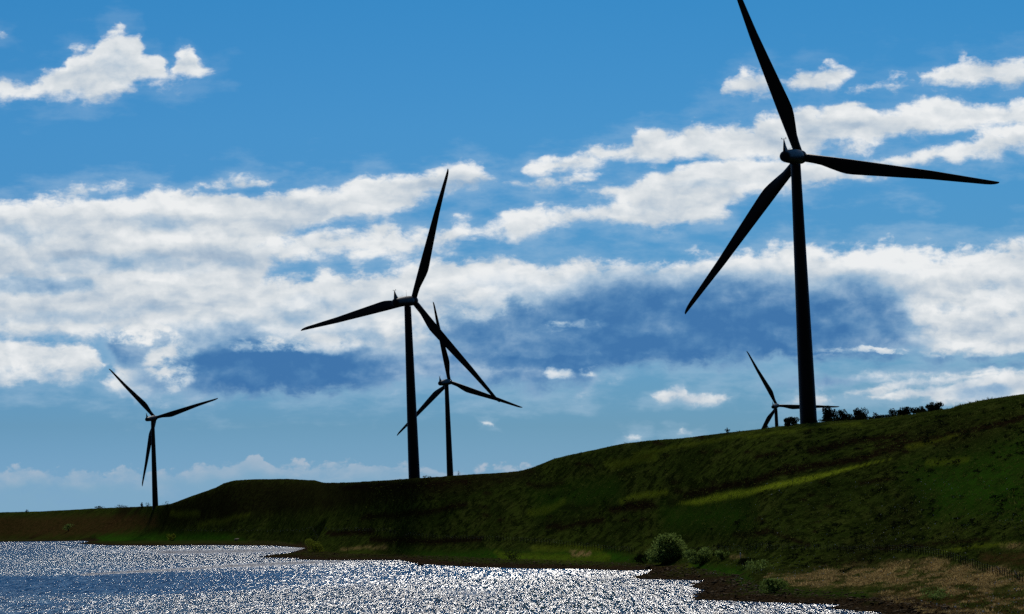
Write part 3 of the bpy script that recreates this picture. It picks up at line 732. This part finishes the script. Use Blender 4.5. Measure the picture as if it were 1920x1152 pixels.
for px, py, w, h, lab in ((50,960,7,4,'far left speck of scrub on the distant skyline'), (186,953,16,4,'low scrub patch on the far skyline above the little lone tree'), (228,951,22,5,'wide low scrub patch on the far skyline left of the distant turbine'),
                          (266,950,5,7,'thin upright scrub touching the distant turbine tower on its left'), (276,949,14,6,'feathery scrub at the left foot of the distant turbine'), (314,947,16,6,'scrub at the right foot of the distant turbine below the mound')):
    shrub('shrub', px, py, w, h, M_leafdk, lab, 'shrub', LG, 160, .35, depth=float(np.interp(sight(px, py)[0], sk_u, sk_d)) - 8)
shrub('small_tree', 128, 996, 20, 13, M_leaf, 'small lone round tree on the brown far shore', 'tree', None, 500, .45, .25, trunk=.15)
shrub('shrub', 590, 1036, 32, 24, M_lime, 'bright lime green round bush at the tip of the gravel spit', 'bush', None, 1800, .22)
shrub('shrub', 322, 1014, 16, 12, M_lime, 'small lime green bush on the bank of the left peninsula', 'bush', None, 500, .32)
shrub('willow_bush', 1251, 1055, 62, 47, M_leaf, 'largest round grey-green willow bush near the shore', 'bush', None, 7000, .20, trunk=.09)
shrub('willow_bush', 1314, 1058, 52, 28, M_leaf, 'broad low willow bush right of the largest bush', 'bush', None, 3800, .18)
shrub('willow_bush', 1354, 1049, 24, 16, M_leaf, 'small willow bush between the broad bush and the white marker post', 'bush', None, 1100, .16)
shrub('willow_bush', 1421, 1072, 44, 22, M_leaf, 'sparse thin willow bush right of the white marker post', 'bush', None, 700, .15)
shrub('willow_bush', 1451, 1112, 44, 26, M_leaf, 'pale rounded willow bush at the gravel edge below the dry grass', 'bush', None, 3000, .12)
shrub('willow_bush', 1752, 1124, 54, 22, M_leaf, 'sparse low bush beneath the hummocky dry grass', 'bush', None, 700, .10)
shrub('shrub', 961, 1051, 32, 24, M_twig, 'sparse twiggy bush on the green bank in mid shore', 'bush', None, 420, .18)
shrub('shrub', 1209, 1056, 40, 16, M_leafdk, 'low dark bush at the left foot of the largest willow', 'bush', None, 900, .18)
shrub('shrub', 1400, 1061, 30, 14, M_leafdk, 'low dark heathery bush below the white marker post', 'bush', None, 800, .15)

# ------------------------------------------------------------------ fences
M_wood, g = material('weathered_wood'); finish(g, (0.016, 0.012, 0.008), 0.9)
M_wire, g = material('fence_wire'); finish(g, (0.02, 0.02, 0.02), 0.6)
M_white, g = material('white_paint'); finish(g, (0.75, 0.75, 0.72), 0.6)

def post_mesh(h, r):
    bm = loft([circle(0, 0, -.3, r, 7), circle(0, 0, h - .03, r * .92, 7), circle(0, 0, h, r * .55, 7)])
    me = bpy.data.meshes.new('post'); bm.to_mesh(me); bm.free(); me.materials.append(M_wood)
    return me

def fence(path, count, h, r, label, struts=()):
    pts = []
    P = np.array(path, float); seg = np.concatenate([[0], np.cumsum(np.hypot(*np.diff(P, axis=0).T))])
    for k in range(count):
        s = seg[-1] * (k / (count - 1)); x = np.interp(s, seg, P[:, 0]); y = np.interp(s, seg, P[:, 1])
        pts.append(ground_at(x, y))
    # even out the depth so the line runs straight over the tussocks
    yd = np.array([q[1] for q in pts]); ud = np.array([q[0] / q[1] for q in pts])
    ker = np.hanning(9)[1:-1]; ker /= ker.sum(); yd = np.convolve(np.pad(yd, 3, 'edge'), ker, 'valid')
    zd = ground_height(ud, yd)[0]; pts = [(u * y, y, z) for u, y, z in zip(ud, yd, zd)]
    root = empty('wire_fence', pts[0]); tag(root, label, 'fence', 'wire fences on the pasture')
    o0 = Vector(pts[0]); variants = [post_mesh(h * s, r) for s in (.92, 1.0, 1.06)]
    for k, q in enumerate(pts):
        o = bpy.data.objects.new('post', variants[random.randrange(3)]); COL.objects.link(o); o.parent = root
        o.location = Vector(q) - o0; o.rotation_euler = (random.gauss(0, .045), random.gauss(0, .06), random.uniform(0, 6))
    bm = bmesh.new()
    for hh in (.35, .62, .9):
        for a, b in zip(pts[:-1], pts[1:]): rod(bm, Vector(a) - o0 + Vector((0, 0, hh * h)), Vector(b) - o0 + Vector((0, 0, hh * h)), .006, n=4)
    bm_obj('wire', bm, M_wire, root)
    for k in struts:
        bm = bmesh.new(); a = Vector(pts[k]) - o0; b = Vector(pts[k + 2]) - o0
        rod(bm, a + Vector((0, 0, h * .98)), b + Vector((0, 0, .1)), .045, n=6); bm_obj('brace', bm, M_wood, root)
    return root
fence([(1664,1036),(1700,1035),(1745,1041),(1774,1047),(1789,1053),(1819,1063),(1856,1075),(1871,1078),(1894,1085),(1918,1091),(1950,1098)], 62, 1.15, .055, 'nearest post and wire fence, crossing the dry hummocky grass', (44, 51))
fence([(757,1006),(833,1012),(933,1014),(1000,1018),(1067,1024),(1133,1032),(1190,1037)], 82, 1.2, .06, 'post and wire fence along the green bank above mid shore')
fence([(1286,1035),(1369,1035),(1450,1034),(1537,1034),(1612,1035),(1660,1037)], 32, 1.1, .045, 'faint post and wire fence running behind the white marker post')
fence([(333,997),(420,998),(517,997),(600,997),(700,998),(757,1004)], 70, 1.3, .07, 'distant faint fence along the foot of the mound')

# ------------------------------------------------------------------ posts and stones
q = ground_at(1389, 1050)
bm = loft([circle(0, 0, -.3, .09, 10), circle(0, 0, 1.25, .09, 10), circle(0, 0, 1.3, .05, 10)])
mp = bm_obj('marker_post', bm, M_white); mp.location = q; tag(mp, 'short white marker post among the bushes above the shore', 'post')
q = ground_at(652, 1036); bm = loft([circle(0, 0, -.3, .12, 8), circle(0, 0, 1.5, .11, 8), circle(0, 0, 1.55, .06, 8)])
mp = bm_obj('wooden_post', bm, M_wood); mp.location = q; tag(mp, 'single dark wooden post right of the lime green bush', 'post')

M_stone, g = material('shore_stone')
pos = X(g, g.node('ShaderNodeNewGeometry').outputs['Position'])
finish(g, g.mix(g.smooth(g.noise(pos, 1.3, 4), .4, .65), (0.008, 0.006, 0.004), (0.16, 0.115, 0.068)), 0.9, spec=0.0)
def stone_template(seed):
    bm = bmesh.new(); bmesh.ops.create_icosphere(bm, subdivisions=1, radius=1); r = random.Random(seed)
    for v in bm.verts: v.co *= r.uniform(.75, 1.2)
    vs = np.array([v.co[:] for v in bm.verts]); fs = np.array([[v.index for v in f.verts] for f in bm.faces]); bm.free()
    return vs, fs
def rock(px, py, s, label, mat=None):
    vs, fs = stone_template(px); x, y = on_water(px, py); z = max(ground_z(x, y), 0)
    me = mesh_np('rock', vs * np.array(s), fs, False); o = link('rock', me, mat or M_stone); o.location = (x, y, z + s[2] * .3); tag(o, label, 'rock')
rock(789, 1061, (1.0, 1.6, .45), 'dark rock standing in the water at the shore below the fence')
M_pale, g = material('pale_stone'); finish(g, (0.20, 0.16, 0.10), 0.9)
q = ground_at(445, 1013); vs, fs = stone_template(5); o = link('boulder', mesh_np('boulder', vs * np.array((1.7, 1.6, .9)), fs, False), M_pale); o.location = (q[0], q[1], q[2] + .2); tag(o, 'pale tan boulder on the left peninsula bank', 'rock')

def scatter(name, pts, templates, scale, mat, label, cat, sq=(1, 1, 1)):
    V = []; Fc = []; n0 = 0
    for (x, y, z) in pts:
        vs, fs = templates[random.randrange(len(templates))]; a = random.uniform(0, 6.28); s = scale * random.lognormvariate(0, .4)
        R_ = np.array([[math.cos(a), -math.sin(a), 0], [math.sin(a), math.cos(a), 0], [0, 0, 1]])
        V.append(((vs * np.array(sq)) @ R_.T) * s + np.array([x, y, z])); Fc.append(fs + n0); n0 += len(vs)
    o = link(name, mesh_np(name, np.concatenate(V), np.concatenate(Fc), False), mat)
    return tag(o, label, cat, kind='stuff')
flat = lambda a: a[None]
zr_, tr_, sr_, gr_ = Z_.ravel(), T_.ravel(), SD_.ravel(), grav.ravel()
inview = ((PX > -30) & (PX < 1950) & (PY < 1170)).ravel() & (YW.ravel() < 1300) & (O_.ravel() <= 0)
cand = np.nonzero(inview & (gr_ > .4) & (sr_ > -1.5) & (sr_ < 30))[0]
w = YW.ravel()[cand]; sel = rng.choice(cand, min(6000, len(cand)), replace=False)
scatter('shore_stones', np.stack([XW.ravel()[sel] + rng.uniform(-.3, .3, len(sel)), YW.ravel()[sel] + rng.uniform(-1, 1, len(sel)), zr_[sel]], 1), [stone_template(s) for s in range(6)], .16, M_stone, 'dark stones strewn along the gravel shore', 'stones', (1, 1.1, .6))

# grass tussocks: tufts of thin blades, one mesh
def tuft_template(seed, n=9):
    r = np.random.default_rng(seed); V = []; F = []
    for k in range(n):
        a = r.uniform(0, 6.28); b = r.uniform(.3, .9); base = np.array([math.cos(a), math.sin(a), 0]) * r.uniform(0, 1.3); tip = base + np.array([math.cos(a) * b, math.sin(a) * b, r.uniform(.4, .9)])
        side = np.array([-math.sin(a), math.cos(a), 0]) * .12
        V += [base - side, base + side, tip]; F.append([3 * k, 3 * k + 1, 3 * k + 2])
    return np.array(V), np.array(F)
tufts = [tuft_template(s) for s in range(8)]
M_tuft = leaf_mat('grass_blade', (0.030, 0.050, 0.006), (0.090, 0.105, 0.022), 0.45)
M_dry = leaf_mat('dry_grass_blade', (0.13, 0.085, 0.028), (0.46, 0.33, 0.135), 0.45)
cand = np.nonzero(inview & (sr_ > 6) & (gr_ < .3) & (tan_a.ravel() < .4) & (YW.ravel() < 900))[0]
sel = rng.choice(cand, 26000, replace=False)
scatter('grass_tussocks', np.stack([XW.ravel()[sel] + rng.uniform(-.2, .2, len(sel)), YW.ravel()[sel] + rng.uniform(-.6, .6, len(sel)), zr_[sel] - .05], 1), tufts, .24, M_tuft, 'rough green grass tussocks over the hillside', 'grass')
cand = np.nonzero(inview & (tan_a.ravel() > .4) & (sr_ > 4))[0]
sel = rng.choice(cand, min(12000, len(cand)), replace=False)
scatter('dry_grass', np.stack([XW.ravel()[sel] + rng.uniform(-.2, .2, len(sel)), YW.ravel()[sel] + rng.uniform(-.5, .5, len(sel)), zr_[sel] - .05], 1), tufts, .26, M_dry, 'pale dry grass over the hummocks by the near fence', 'grass')
cand = np.nonzero(inview & (sr_ > 6) & (YW.ravel() < 620) & (PX.ravel() > 1150) & (PY.ravel() > 900) & (nzl.ravel() + nzf.ravel() > .02))[0]
sel = rng.choice(cand, 800, replace=False)
M_cotton, g = material('cottongrass_head'); finish(g, (0.62, 0.62, 0.56), 0.9)
scatter('cottongrass', np.stack([XW.ravel()[sel], YW.ravel()[sel], zr_[sel] + .28], 1), [stone_template(s) for s in (3, 4)], .045, M_cotton, 'white cottongrass heads dotted over the lower pasture', 'flowers', (1, 1, 1.3))
# dark heather and rush clumps
def clump_template(seed, n=46):
    r = np.random.default_rng(seed); c = r.normal(size=(n, 3)); c /= np.linalg.norm(c, axis=1)[:, None]; c *= r.uniform(.4, 1, n)[:, None]; c[:, 2] = np.abs(c[:, 2])
    a = r.normal(size=(n, 3)) * .16; b = r.normal(size=(n, 3)) * .16
    return np.stack([c - a, c + a, c + b + [0, 0, .12]], 1).reshape(-1, 3), np.arange(3 * n).reshape(-1, 3)
cand = np.nonzero(inview & (sr_ > 14) & (tr_ > .25) & (tr_ < .9) & (YW.ravel() < 1000) & (tan_a.ravel() < .3) & (lime_a.ravel() < .3) & ((nzl.ravel() + nz.ravel() > .10) | (heath.ravel() > .5)))[0]
sel = rng.choice(cand, 750, replace=False)
scatter('heather_clumps', np.stack([XW.ravel()[sel], YW.ravel()[sel], zr_[sel] - .05], 1), [clump_template(s) for s in range(5)], .40, M_leafdk, 'dark heather and rush clumps dotted over the hillside', 'heather', (1.3, 1.6, .7))
print('verts', sum(len(m.vertices) for m in bpy.data.meshes))
